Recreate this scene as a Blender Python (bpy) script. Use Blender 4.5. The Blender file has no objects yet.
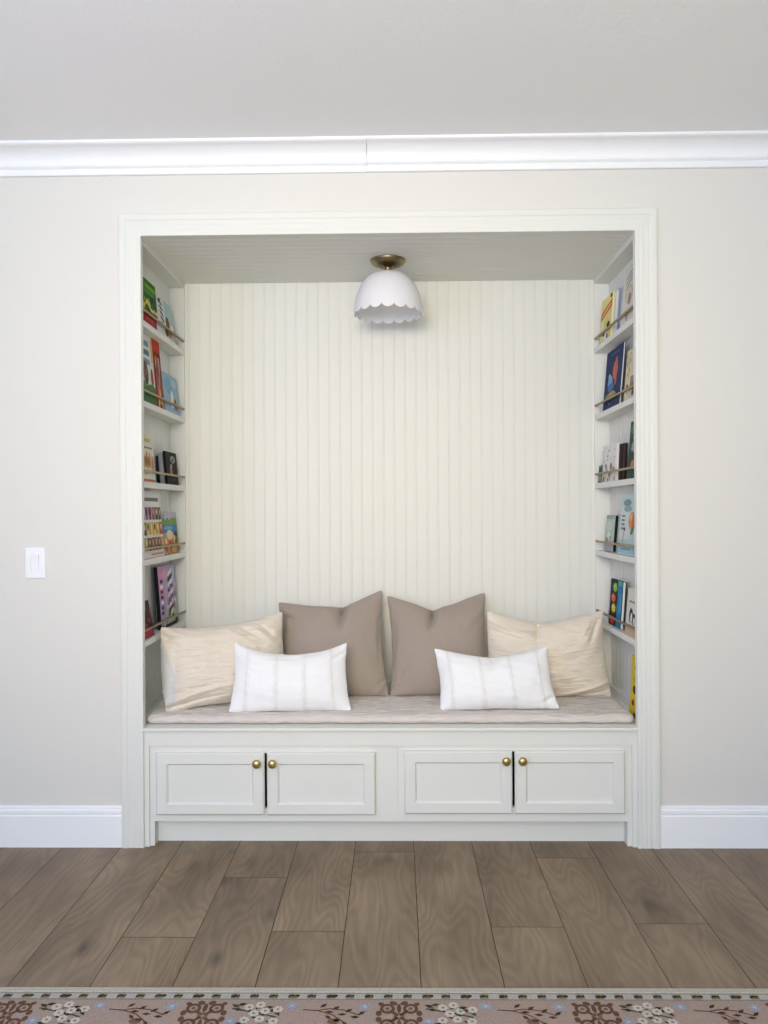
import bpy, bmesh, math, random
from math import sin, cos, pi, radians, sqrt, exp
from mathutils import Vector, Matrix, noise as mnoise

# ------------------------------------------------------------------ camera, world, lights, exposure
S = bpy.context.scene
COL = S.collection
F_PX = 769.0
cam_data = bpy.data.cameras.new('camera')
cam = bpy.data.objects.new('camera', cam_data)
COL.objects.link(cam)
cam_data.sensor_fit = 'HORIZONTAL'
cam_data.sensor_width = 36.0
cam_data.lens = 36.0 * F_PX / 768.0
cam_data.shift_y = -1.0 / 768.0
cam_data.clip_start = 0.05
cam.matrix_world = (Matrix.Translation((0, -2.98, 1.30)) @ Matrix.Rotation(radians(0.9), 4, 'Z')
                    @ Matrix.Rotation(pi / 2, 4, 'X') @ Matrix.Rotation(radians(-0.32), 4, 'Z'))
S.camera = cam

S.view_settings.view_transform = 'Standard'
S.view_settings.look = 'None'
S.view_settings.gamma = 1.0
S.view_settings.use_curve_mapping = False
S.view_settings.exposure = 0.0

world = bpy.data.worlds.new('daylight')
S.world = world
world.use_nodes = True
world.node_tree.nodes['Background'].inputs[0].default_value = (0.75, 0.86, 1.0, 1)
world.node_tree.nodes['Background'].inputs[1].default_value = 0.6

RX0, RX1, RY0, CEIL = -2.3, 2.3, -5.4, 2.71          # the room


def area_light(name, loc, rot, sx, sy, power, color, spread=180):
    d = bpy.data.lights.new(name, 'AREA')
    d.shape = 'RECTANGLE'
    d.size, d.size_y = sx, sy
    d.energy = power
    d.color = color
    d.spread = radians(spread)
    o = bpy.data.objects.new(name, d)
    o.location = loc
    o.rotation_euler = rot
    COL.objects.link(o)
    return o


# daylight and added lamps: sky through the high window in the rear wall, two added narrow warm lamps beside it, sky through the window in the
# left wall, and an added upward fill lamp behind the camera
area_light('sky_rear_window', (-0.55, RY0 + 0.10, 1.95), (radians(90), 0, 0), 2.2, 1.1, 98.0, (0.44, 0.69, 1.0))
area_light('added_wall_key', (-0.70, RY0 + 0.10, 2.10), (radians(95), 0, 0), 1.6, 0.8, 5.8, (1.0, 0.90, 0.84), 70)  # added lamp, narrowed so the upper front wall is brighter than its corners
area_light('added_nook_key', (-0.50, RY0 + 0.10, 2.10), (radians(82), 0, radians(-5)), 1.6, 0.8, 7.2, (1.0, 0.62, 0.04), 50)  # added lamp aimed at the nook to brighten its inside
area_light('sky_left_window', (RX0 + 0.10, -2.7, 1.55), (radians(90), 0, radians(-90)), 1.7, 1.5, 32.0, (0.27, 0.37, 1.0))
area_light('added_ceiling_fill', (-0.2, -4.3, 0.25), (radians(180), 0, 0), 2.4, 1.2, 97.0, (0.97, 0.885, 0.60))  # added fill lamp pointing up to brighten the ceiling


# ------------------------------------------------------------------ materials
def lin(c):
    c = c / 255.0
    return c / 12.92 if c <= 0.04045 else ((c + 0.055) / 1.055) ** 2.4


def rgb(r, g, b):
    return (lin(r), lin(g), lin(b), 1.0)


def mat(name, col, rough=0.6, metal=0.0, spec=0.4):
    m = bpy.data.materials.new(name)
    m.use_nodes = True
    b = m.node_tree.nodes['Principled BSDF']
    b.inputs['Base Color'].default_value = col
    b.inputs['Roughness'].default_value = rough
    b.inputs['Metallic'].default_value = metal
    b.inputs['Specular IOR Level'].default_value = spec
    return m


def node(m, t, **kw):
    n = m.node_tree.nodes.new(t)
    for k, v in kw.items():
        if hasattr(n, k):
            setattr(n, k, v)
        else:
            n.inputs[k].default_value = v
    return n


def link(m, a, b):
    m.node_tree.links.new(a, b)


def bsdf(m):
    return m.node_tree.nodes['Principled BSDF']


def obj_coords(m, scale=(1, 1, 1)):
    tc = node(m, 'ShaderNodeTexCoord')
    mp = node(m, 'ShaderNodeMapping')
    mp.inputs['Scale'].default_value = scale
    link(m, tc.outputs['Object'], mp.inputs['Vector'])
    return mp.outputs['Vector']


def bump_noise(m, scale, strength, dist=0.002, detail=3.0, stretch=(1, 1, 1)):
    n = node(m, 'ShaderNodeTexNoise')
    n.inputs['Scale'].default_value = scale
    n.inputs['Detail'].default_value = detail
    link(m, obj_coords(m, stretch), n.inputs['Vector'])
    b = node(m, 'ShaderNodeBump')
    b.inputs['Strength'].default_value = strength
    b.inputs['Distance'].default_value = dist
    link(m, n.outputs['Fac'], b.inputs['Height'])
    link(m, b.outputs['Normal'], bsdf(m).inputs['Normal'])
    return n


M_wall = mat('wall_paint', rgb(226, 223, 217), 0.75, spec=0.25)
bump_noise(M_wall, 140, 0.12, 0.002)
M_ceil = mat('ceiling_paint', rgb(249, 249, 250), 0.85, spec=0.2)
bump_noise(M_ceil, 75, 0.22, 0.003, 3)
M_trim = mat('white_trim_paint', rgb(247, 247, 249), 0.4)
M_nook = mat('pale_grey_green_paint', rgb(229, 229, 223), 0.5, spec=0.3)
M_wall_far = mat('far_wall_dimmed', rgb(176, 172, 166), 0.8, spec=0.2)  # unseen walls, coloured darker than the front wall to weaken bounced light
M_dark = mat('dark_gap', rgb(40, 38, 36), 0.9)
M_brass = mat('satin_brass', rgb(206, 182, 122), 0.30, 1.0)
M_rail = mat('aged_brass', rgb(150, 132, 100), 0.38, 1.0)
M_canopy = mat('antique_brass', rgb(144, 128, 98), 0.38, 1.0)
M_glass = mat('milk_glass', rgb(250, 250, 254), 0.22, spec=0.5)
def translucent(m, f):
    out = m.node_tree.nodes['Material Output']
    t = node(m, 'ShaderNodeBsdfTranslucent')
    t.inputs['Color'].default_value = (0.98, 0.98, 0.99, 1)
    x = node(m, 'ShaderNodeMixShader')
    x.inputs['Fac'].default_value = f
    link(m, bsdf(m).outputs[0], x.inputs[1])
    link(m, t.outputs[0], x.inputs[2])
    link(m, x.outputs[0], out.inputs['Surface'])


translucent(M_glass, 0.28)
M_switch = mat('white_plastic', rgb(246, 246, 248), 0.3)


def vcol_mat(name, rough, bump=None, spec=0.4):
    m = mat(name, (1, 1, 1, 1), rough, spec=spec)
    a = node(m, 'ShaderNodeVertexColor')
    a.layer_name = 'ink'
    link(m, a.outputs['Color'], bsdf(m).inputs['Base Color'])
    if bump:
        bump_noise(m, *bump)
    return m


M_book = vcol_mat('printed_board', 0.6, None, 0.15)
M_paper = mat('paper_block', rgb(228, 222, 208), 0.8)


def fabric(name, col, weave=900, crinkle=0.0, crinkle_scale=(18, 18, 60), rough=0.95, dist=0.0015, vary=0.06, ink=False):
    m = mat(name, col, rough, spec=0.1)
    bsdf(m).inputs['Sheen Weight'].default_value = 0.15
    n1 = node(m, 'ShaderNodeTexNoise')
    n1.inputs['Scale'].default_value = weave
    link(m, obj_coords(m), n1.inputs['Vector'])
    b1 = node(m, 'ShaderNodeBump')
    b1.inputs['Strength'].default_value = 0.25
    b1.inputs['Distance'].default_value = 0.001
    link(m, n1.outputs['Fac'], b1.inputs['Height'])
    out = b1
    if crinkle:
        n2 = node(m, 'ShaderNodeTexNoise')
        n2.inputs['Scale'].default_value = 1.0
        n2.inputs['Detail'].default_value = 3.0
        link(m, obj_coords(m, crinkle_scale), n2.inputs['Vector'])
        b2 = node(m, 'ShaderNodeBump')
        b2.inputs['Strength'].default_value = crinkle
        b2.inputs['Distance'].default_value = dist
        link(m, n2.outputs['Fac'], b2.inputs['Height'])
        link(m, b1.outputs['Normal'], b2.inputs['Normal'])
        out = b2
        rp = node(m, 'ShaderNodeMapRange')
        rp.inputs['From Min'].default_value = 0.3
        rp.inputs['From Max'].default_value = 0.7
        rp.inputs['To Min'].default_value = 1.0 - vary
        rp.inputs['To Max'].default_value = 1.0 + vary * 0.6
        link(m, n2.outputs['Fac'], rp.inputs['Value'])
        mx = node(m, 'ShaderNodeMix', data_type='RGBA', blend_type='MULTIPLY')
        mx.inputs['Factor'].default_value = 1.0
        mx.inputs['A'].default_value = col
        link(m, rp.outputs['Result'], mx.inputs['B'])
        link(m, mx.outputs['Result'], bsdf(m).inputs['Base Color'])
        if ink:
            a = node(m, 'ShaderNodeVertexColor')
            a.layer_name = 'ink'
            link(m, a.outputs['Color'], mx.inputs['A'])
    link(m, out.outputs['Normal'], bsdf(m).inputs['Normal'])
    return m


M_taupe = fabric('taupe_linen', rgb(166, 153, 143), 700, 0.35, (60, 60, 260), vary=0.03)
M_cream = fabric('cream_gauze', rgb(229, 218, 203), 800, 0.9, (16, 16, 80), dist=0.006, vary=0.035)
M_creamback = fabric('pale_grey_lining', rgb(211, 208, 205), 800)
M_white = fabric('white_cotton', rgb(244, 244, 246), 600, 0.35, (60, 60, 220), vary=0.012, ink=True)
M_seat = fabric('oatmeal_gauze', rgb(218, 209, 202), 700, 1.0, (20, 65, 55), dist=0.011, vary=0.05)

# wood planks: tone and grain shift per plank come from a face attribute
M_floor = mat('oak_planks', (0.3, 0.22, 0.15, 1), 0.42, spec=0.35)


KNOTS = ((-0.940, -0.703, 0.040, 0.36), (-0.531, -0.752, 0.036, 0.34), (-0.542, -0.134, 0.045, 0.62), (-0.034, -0.108, 0.036, 0.42),
         (-0.753, -0.183, 0.045, 0.62), (0.827, -0.439, 0.045, 0.55), (0.167, -0.179, 0.050, 0.72))


def build_floor_mat(m):
    at = node(m, 'ShaderNodeAttribute')
    at.attribute_name = 'plank'
    sep = node(m, 'ShaderNodeSeparateColor')
    link(m, at.outputs['Color'], sep.inputs['Color'])
    tc = node(m, 'ShaderNodeTexCoord')
    off = node(m, 'ShaderNodeVectorMath', operation='MULTIPLY_ADD')
    off.inputs[1].default_value = (17.0, 31.0, 9.0)
    link(m, at.outputs['Color'], off.inputs[0])
    link(m, tc.outputs['Object'], off.inputs[2])

    def mapped(scale):
        mp = node(m, 'ShaderNodeMapping')
        mp.inputs['Scale'].default_value = scale
        link(m, off.outputs['Vector'], mp.inputs['Vector'])
        return mp.outputs['Vector']
    # broad tone blotches
    n1 = node(m, 'ShaderNodeTexNoise')
    n1.inputs['Scale'].default_value = 1.0
    n1.inputs['Detail'].default_value = 3
    link(m, mapped((7, 2.2, 1)), n1.inputs['Vector'])
    # fine straight grain
    n2 = node(m, 'ShaderNodeTexNoise')
    n2.inputs['Scale'].default_value = 1.0
    n2.inputs['Detail'].default_value = 5
    n2.inputs['Roughness'].default_value = 0.65
    link(m, mapped((150, 5, 1)), n2.inputs['Vector'])
    # cathedral grain: contour lines of a long soft noise
    nw = node(m, 'ShaderNodeTexNoise')
    nw.inputs['Scale'].default_value = 1.0
    nw.inputs['Detail'].default_value = 1.5
    link(m, mapped((6.5, 1.5, 1)), nw.inputs['Vector'])
    mw = node(m, 'ShaderNodeMath', operation='MULTIPLY')
    mw.inputs[1].default_value = 110.0
    link(m, nw.outputs['Fac'], mw.inputs[0])
    w = node(m, 'ShaderNodeMath', operation='SINE')
    link(m, mw.outputs[0], w.inputs[0])
    # knots
    v = node(m, 'ShaderNodeTexVoronoi')
    v.inputs['Scale'].default_value = 1.0
    v.inputs['Randomness'].default_value = 1.0
    link(m, mapped((3.6, 1.9, 1)), v.inputs['Vector'])
    kr = node(m, 'ShaderNodeMapRange')
    kr.inputs['From Min'].default_value = 0.015
    kr.inputs['From Max'].default_value = 0.11
    kr.inputs['To Min'].default_value = 0.55
    kr.inputs['To Max'].default_value = 1.0
    link(m, v.outputs['Distance'], kr.inputs['Value'])
    ramp = node(m, 'ShaderNodeValToRGB')
    ramp.color_ramp.elements[0].position = 0.28
    ramp.color_ramp.elements[0].color = rgb(114, 95, 75)
    ramp.color_ramp.elements[1].position = 0.72
    ramp.color_ramp.elements[1].color = rgb(148, 127, 102)
    link(m, n1.outputs['Fac'], ramp.inputs['Fac'])

    def mul(a, fac_out, lo, hi, f0=0.0, f1=1.0):
        r = node(m, 'ShaderNodeMapRange')
        r.inputs['From Min'].default_value = f0
        r.inputs['From Max'].default_value = f1
        r.inputs['To Min'].default_value = lo
        r.inputs['To Max'].default_value = hi
        link(m, fac_out, r.inputs['Value'])
        x = node(m, 'ShaderNodeMix', data_type='RGBA', blend_type='MULTIPLY')
        x.inputs['Factor'].default_value = 1.0
        link(m, a, x.inputs['A'])
        link(m, r.outputs['Result'], x.inputs['B'])
        return x.outputs['Result']
    c = mul(ramp.outputs['Color'], n2.outputs['Fac'], 0.88, 1.10, 0.25, 0.75)
    c = mul(c, w.outputs[0], 0.90, 1.07, -1.0, 1.0)
    c = mul(c, kr.outputs['Result'], 0.45, 1.0, 0.4, 1.0)
    c = mul(c, sep.outputs['Red'], 0.88, 1.12)
    for kx, ky, kr_, lo in KNOTS:
        mp = node(m, 'ShaderNodeMapping')
        mp.inputs['Location'].default_value = (-kx, -ky * 0.45, 0)
        mp.inputs['Scale'].default_value = (1, 0.45, 1)
        link(m, tc.outputs['Object'], mp.inputs['Vector'])
        wob = node(m, 'ShaderNodeVectorMath', operation='LENGTH')
        link(m, mp.outputs['Vector'], wob.inputs[0])
        ad = node(m, 'ShaderNodeMath', operation='MULTIPLY_ADD')
        ad.inputs[1].default_value = 0.018
        link(m, n2.outputs['Fac'], ad.inputs[0])
        link(m, wob.outputs['Value'], ad.inputs[2])
        c = mul(c, ad.outputs[0], lo, 1.0, 0.006, kr_)
    link(m, c, bsdf(m).inputs['Base Color'])
    b = node(m, 'ShaderNodeBump')
    b.inputs['Strength'].default_value = 0.15
    b.inputs['Distance'].default_value = 0.001
    link(m, n2.outputs['Fac'], b.inputs['Height'])
    link(m, b.outputs['Normal'], bsdf(m).inputs['Normal'])


build_floor_mat(M_floor)
M_rug = vcol_mat('hooked_wool', 0.95, (420, 0.8, 0.004, 2), 0.1)


def rug_loops(m):
    """hooked loops vary a little in tone"""
    n = node(m, 'ShaderNodeTexNoise')
    n.inputs['Scale'].default_value = 1.0
    n.inputs['Detail'].default_value = 2.0
    link(m, obj_coords(m, (260, 420, 100)), n.inputs['Vector'])
    r = node(m, 'ShaderNodeMapRange')
    r.inputs['From Min'].default_value = 0.3
    r.inputs['From Max'].default_value = 0.7
    r.inputs['To Min'].default_value = 0.72
    r.inputs['To Max'].default_value = 1.12
    link(m, n.outputs['Fac'], r.inputs['Value'])
    x = node(m, 'ShaderNodeMix', data_type='RGBA', blend_type='MULTIPLY')
    x.inputs['Factor'].default_value = 1.0
    link(m, bsdf(m).inputs['Base Color'].links[0].from_socket, x.inputs['A'])
    link(m, r.outputs['Result'], x.inputs['B'])
    link(m, x.outputs['Result'], bsdf(m).inputs['Base Color'])


rug_loops(M_rug)


# ------------------------------------------------------------------ mesh helpers
class MB:
    """collects vertices, faces, a material slot and an ink colour per face"""

    def __init__(self):
        self.v, self.f, self.mi, self.c, self.s = [], [], [], [], []

    def face(self, pts, mi=0, c=(1, 1, 1, 1), smooth=False):
        n = len(self.v)
        self.v.extend([tuple(p) for p in pts])
        self.f.append(tuple(range(n, n + len(pts))))
        self.mi.append(mi)
        self.c.append(c)
        self.s.append(smooth)

    def faces_idx(self, verts, faces, mi=0, c=(1, 1, 1, 1), smooth=True):
        n = len(self.v)
        self.v.extend([tuple(p) for p in verts])
        for f in faces:
            self.f.append(tuple(n + i for i in f))
            self.mi.append(mi)
            self.c.append(c)
            self.s.append(smooth)

    def box(self, x0, x1, y0, y1, z0, z1, mi=0, c=(1, 1, 1, 1), bev=0.0):
        if bev > 0:
            bm = bmesh.new()
            bmesh.ops.create_cube(bm, size=1.0)
            for v in bm.verts:
                v.co = Vector(((x0 + x1) / 2 + v.co.x * (x1 - x0), (y0 + y1) / 2 + v.co.y * (y1 - y0),
                               (z0 + z1) / 2 + v.co.z * (z1 - z0)))
            bmesh.ops.bevel(bm, geom=bm.edges[:], offset=bev, segments=2, affect='EDGES', profile=0.6)
            bm.verts.index_update()
            self.faces_idx([v.co[:] for v in bm.verts], [[v.index for v in f.verts] for f in bm.faces], mi, c, False)
            bm.free()
            return
        P = [(x0, y0, z0), (x1, y0, z0), (x1, y1, z0), (x0, y1, z0), (x0, y0, z1), (x1, y0, z1), (x1, y1, z1), (x0, y1, z1)]
        self.faces_idx(P, [(0, 3, 2, 1), (4, 5, 6, 7), (0, 1, 5, 4), (1, 2, 6, 5), (2, 3, 7, 6), (3, 0, 4, 7)], mi, c, False)

    def extrude_profile(self, prof, path_fn, n, closed=True, caps=True, mi=0, smooth=False):
        """prof = list of 2D points, path_fn(k, p) -> 3D point for k in 0..n-1"""
        m = len(prof)
        V = [path_fn(k, p) for k in range(n) for p in prof]
        Fs = []
        for k in range(n - 1):
            for i in range(m if closed else m - 1):
                j = (i + 1) % m
                Fs.append((k * m + i, k * m + j, (k + 1) * m + j, (k + 1) * m + i))
        if caps:
            Fs.append(tuple(range(m - 1, -1, -1)))
            Fs.append(tuple((n - 1) * m + i for i in range(m)))
        self.faces_idx(V, Fs, mi, (1, 1, 1, 1), smooth)

    def lathe(self, prof, seg=48, cx=0, cy=0, mi=0, smooth=True, close=False):
        V, Fs = [], []
        m = len(prof)
        for k in range(seg):
            a = 2 * pi * k / seg
            for r, z in prof:
                V.append((cx + r * cos(a), cy + r * sin(a), z))
        for k in range(seg):
            k2 = (k + 1) % seg
            for i in range(m if close else m - 1):
                j = (i + 1) % m
                Fs.append((k * m + i, k2 * m + i, k2 * m + j, k * m + j))
        self.faces_idx(V, Fs, mi, (1, 1, 1, 1), smooth)

    def build(self, name, mats, parent=None, loc=(0, 0, 0), rot=(0, 0, 0), ink=False, recalc=True, sharp=None):
        me = bpy.data.meshes.new(name)
        me.from_pydata(self.v, [], self.f)
        if not isinstance(mats, (list, tuple)):
            mats = [mats]
        for m in mats:
            me.materials.append(m)
        me.polygons.foreach_set('material_index', self.mi)
        me.polygons.foreach_set('use_smooth', self.s)
        if ink:
            a = me.color_attributes.new('ink', 'FLOAT_COLOR', 'CORNER')
            for p in me.polygons:
                for li in p.loop_indices:
                    a.data[li].color = self.c[p.index]
        me.update()
        if recalc:
            bm = bmesh.new()
            bm.from_mesh(me)
            bmesh.ops.recalc_face_normals(bm, faces=bm.faces[:])
            bm.to_mesh(me)
            bm.free()
        if sharp:
            me.set_sharp_from_angle(angle=radians(sharp))
        o = bpy.data.objects.new(name, me)
        COL.objects.link(o)
        o.location = loc
        o.rotation_euler = rot
        if parent:
            o.parent = parent
        return o


def tag(o, label=None, cat=None, group=None, kind=None):
    if label:
        o['label'] = label
    if cat:
        o['category'] = cat
    if group:
        o['group'] = group
    if kind:
        o['kind'] = kind
    return o


def struct(o, label=None):
    o['kind'] = 'structure'
    if label:
        o['label'] = label
        o['category'] = 'room'
    return o


def empty(name, loc, rot=(0, 0, 0)):
    o = bpy.data.objects.new(name, None)
    o.empty_display_size = 0.05
    o.location = loc
    o.rotation_euler = rot
    COL.objects.link(o)
    return o


# ------------------------------------------------------------------ key dimensions of the nook
NX0, NX1 = -0.984, 0.922            # inner edges of the casing and of the ledges
SX0, SX1 = -1.0565, 0.9945          # beadboard side walls
BY = 0.62                           # back wall
NZ = 2.373                          # nook ceiling
BENCH = 0.464
LX0, LX1 = -0.9885, 0.9255         # room-side edges of ledges and corner stiles


# ------------------------------------------------------------------ room shell
def floor():
    mb = MB()
    mb.face([(RX0, RY0, -0.004), (RX1, RY0, -0.004), (RX1, 0.06, -0.004), (RX0, 0.06, -0.004)], 1)
    pw, x_ref, g = 0.2273, -1.0752, 0.0011
    joints = {4: [-0.254, -1.60, -2.95], 3: [-0.639, -1.95, -3.3], 5: [-0.603, -1.9, -3.2], 6: [-0.049, -1.40, -2.75],
              7: [-1.15, -2.5], 8: [-0.575, -1.95, -3.3], 9: [-0.097, -1.45, -2.8], 10: [-0.554, -1.9, -3.25],
              11: [-1.0, -2.4], 12: [-1.2, -2.5], 2: [-1.05, -2.4], 1: [-1.25, -2.6]}
    rnd = random.Random(4)
    tones = {1: .55, 2: .42, 3: .72, 4: .35, 5: .62, 6: .48, 7: .66, 8: .58, 9: .40, 10: .34, 11: .38, 12: .40}
    cols = []
    for i in range(-4, 19):
        k = i - 1
        x0 = x_ref + (k - 1) * pw
        x1 = x0 + pw
        if x1 < RX0 or x0 > RX1:
            continue
        js = joints.get(i, [-rnd.uniform(0.2, 1.3), -rnd.uniform(1.6, 2.6), -rnd.uniform(3, 4)])
        ys = [0.06] + js + [min(js) - 1.35, RY0]
        ys = sorted(set(max(y, RY0) for y in ys), reverse=True)
        for n, (a, b) in enumerate(zip(ys[:-1], ys[1:])):
            t = tones.get(i, 0.5) + (rnd.uniform(-.18, .18) if n else 0)
            mb.face([(max(x0, RX0) + g, b + g, 0), (min(x1, RX1) - g, b + g, 0), (min(x1, RX1) - g, a - g, 0), (max(x0, RX0) + g, a - g, 0)],
                    0, (t, rnd.random(), rnd.random(), 1))
    o = mb.build('floor', [M_floor, mat('plank_gap', rgb(64, 52, 42), 0.9)], recalc=False)
    a = o.data.color_attributes.new('plank', 'FLOAT_COLOR', 'CORNER')
    for p in o.data.polygons:
        for li in p.loop_indices:
            a.data[li].color = mb.c[p.index]
    return struct(o)


floor()

mb = MB()
mb.box(RX0, RX1, RY0, 0.0, CEIL, CEIL + 0.06)
struct(mb.build('ceiling', M_ceil))

mb = MB()
T = 0.006
mb.box(RX0, NX0 - 0.004, 0, T, 0, CEIL)
mb.box(NX1 + 0.004, RX1, 0, T, 0, CEIL)
mb.box(NX0 - 0.004, NX1 + 0.004, 0, T, NZ + 0.004, CEIL)
struct(mb.build('wall_front', M_wall))
mb = MB()
mb.box(RX0 - 0.06, RX0, RY0, 0.0, 0, CEIL)
struct(mb.build('wall_left', M_wall_far))
mb = MB()
mb.box(RX1, RX1 + 0.06, RY0, 0.0, 0, CEIL)
struct(mb.build('wall_right', M_wall_far))
mb = MB()
mb.box(RX0, RX1, RY0 - 0.06, RY0, 0, CEIL)
struct(mb.build('wall_rear', M_wall_far))


def window(name, w, h, loc, rz):
    mb = MB()
    for x0, x1, z0, z1 in ((-w / 2 - .07, -w / 2, -h / 2 - .07, h / 2 + .07), (w / 2, w / 2 + .07, -h / 2 - .07, h / 2 + .07),
                           (-w / 2, w / 2, h / 2, h / 2 + .07), (-w / 2, w / 2, -h / 2 - .07, -h / 2), (-.02, .02, -h / 2, h / 2)):
        mb.box(x0, x1, 0, 0.04, z0, z1)
    return struct(mb.build(name, M_trim, loc=loc, rot=(0, 0, rz)))


window('window_1', 2.2, 1.1, (-0.55, RY0, 1.95), 0)
window('window_2', 1.7, 1.5, (RX0, -2.7, 1.55), radians(-90))


# beadboard: runs of flat board with a bead between two grooves
def bead_profile(length, start=0.0, pitch=0.0508):
    pts = [(0.0, 0.0)]
    x = start
    while x < length - 0.012:
        if x > 0.004:
            for dx, d in ((-.0040, 0), (-.0031, -.0013), (-.0022, -.0002), (0, .0001), (.0022, -.0002), (.0031, -.0013), (.0040, 0)):
                pts.append((x + dx, d))
        x += pitch
    pts.append((length, 0.0))
    return pts


def beadboard(name, length, fn0, fn1, start):
    """fn0/fn1(p) map a profile point (along, out) to the two ends of the boards"""
    mb = MB()
    mb.extrude_profile(bead_profile(length, start), lambda k, p: (fn0, fn1)[k](p), 2, closed=False, caps=False)
    return struct(mb.build(name, M_nook, recalc=False))


W_IN = SX1 - SX0
beadboard('wall_nook_back', W_IN, lambda p: (SX0 + p[0], BY - p[1], 0.0), lambda p: (SX0 + p[0], BY - p[1], NZ), 0.035)
beadboard('wall_nook_left', BY, lambda p: (SX0 + p[1], BY - p[0], 0.0), lambda p: (SX0 + p[1], BY - p[0], NZ), 0.03)
beadboard('wall_nook_right', BY, lambda p: (SX1 - p[1], p[0], 0.0), lambda p: (SX1 - p[1], p[0], NZ), 0.03)
beadboard('ceiling_nook', BY, lambda p: (SX0, p[0], NZ - p[1]), lambda p: (SX1, p[0], NZ - p[1]), 0.04)


# ------------------------------------------------------------------ trim
def run_x(name, prof, x0, x1, m, parent=None):
    """profile (out from wall, up) swept along X"""
    mb = MB()
    mb.extrude_profile(prof, lambda k, p: ((x0, x1)[k], -p[0], p[1]), 2)
    return struct(mb.build(name, m))


def crown_profile():
    P = [(0, 2.610), (0.012, 2.610), (0.014, 2.612), (0.016, 2.628), (0.013, 2.633), (0.020, 2.637), (0.024, 2.641), (0.020, 2.646)]
    for k in range(9):                       # cove
        a = k / 8 * pi / 2
        P.append((0.022 + 0.056 * (1 - cos(a)), 2.647 + 0.050 * sin(a)))
    P += [(0.084, 2.698), (0.090, 2.702), (0.092, 2.710), (0, 2.710)]
    return P


CP = crown_profile()
run_x('trim_1', CP, RX0, -0.1058, M_trim)
run_x('trim_2', [(p[0] + .0012 if p[0] > 0 else 0, p[1] + (.0005 if p[1] < 2.7 else 0)) for p in CP], -0.1044, RX1, M_trim)
BP = [(0, 0), (0.014, 0), (0.014, 0.121), (0.0105, 0.125), (0.0105, 0.128), (0.013, 0.132), (0.012, 0.143), (0.007, 0.1475), (0.008, 0.152), (0.005, 0.158), (0, 0.158)]
run_x('baseboard_left', BP, RX0, -1.0705, M_trim)
run_x('baseboard_right', BP, 1.0075, RX1, M_trim)

# casing round the opening: fluted profile (distance out from the inner edge, proud of the wall)
CAS = [(0, 0), (0, 0.0155), (0.002, 0.0170), (0.0135, 0.0170), (0.0150, 0.0155), (0.0215, 0.0155), (0.0230, 0.0165), (0.0325, 0.0165),
       (0.0340, 0.0152), (0.041, 0.0152), (0.0425, 0.0162), (0.050, 0.0162), (0.0520, 0.0150), (0.059, 0.0152), (0.062, 0.0180),
       (0.065, 0.0190), (0.078, 0.0190), (0.0835, 0.0180), (0.0855, 0.0160), (0.0855, 0)]


def casing(name, k0, k1):
    corners = [lambda d: (NX0 - d, 0.0), lambda d: (NX0 - d, NZ - 0.002 + d), lambda d: (NX1 + d, NZ - 0.002 + d), lambda d: (NX1 + d, 0.0)]

    def fn(k, p):
        x, z = corners[(k0, k1)[k]](p[0])
        return (x, -p[1], z)
    mb = MB()
    mb.extrude_profile(CAS, fn, 2)
    return struct(mb.build(name, M_nook))


casing('trim_3', 0, 1)
casing('trim_4', 1, 2)
casing('trim_5', 2, 3)
# jamb boards behind the casing
mb = MB()
mb.box(SX0, NX0, 0.006, 0.0105, 0, NZ)
struct(mb.build('trim_6', M_nook))
mb = MB()
mb.box(NX1, SX1, 0.006, 0.0105, 0, NZ)
struct(mb.build('trim_7', M_nook))
# stiles at the back corners
mb = MB()
mb.box(SX0, LX0, BY - 0.012, BY, BENCH, NZ - 0.022)
struct(mb.build('trim_8', M_nook))
mb = MB()
mb.box(LX1, SX1, BY - 0.012, BY, BENCH, NZ - 0.022)
struct(mb.build('trim_9', M_nook))
# boards closing the ledge bays at the top
for nm, x0, x1 in (('trim_10', SX0, LX0), ('trim_11', LX1, SX1)):
    mb = MB()
    mb.box(x0, x1, 0.0106, BY, NZ - 0.024, NZ - 0.001)
    struct(mb.build(nm, M_nook))
# low boards where the beadboard meets the seat
for nm, x0, x1 in (('trim_12', SX0 + .0005, SX0 + 0.014), ('trim_13', SX1 - 0.014, SX1 - .0005)):
    mb = MB()
    mb.box(x0, x1, 0.0106, BY - .012, BENCH, BENCH + 0.03)
    struct(mb.build(nm, M_nook))

# flat frame round the cabinets, and toe kick
mb = MB()
mb.box(NX0, NX0 + 0.018, -0.005, 0.012, 0, 0.451)
mb.box(NX1 - 0.018, NX1, -0.005, 0.012, 0, 0.451)
mb.box(NX0 + 0.018, NX1 - 0.018, -0.005, 0.012, 0.392, 0.451)
struct(mb.build('trim_14', M_nook))
mb = MB()
mb.box(-0.947, 0.886, 0.05, 0.062, 0.0, 0.096)
struct(mb.build('baseboard_nook', M_nook))


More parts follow.
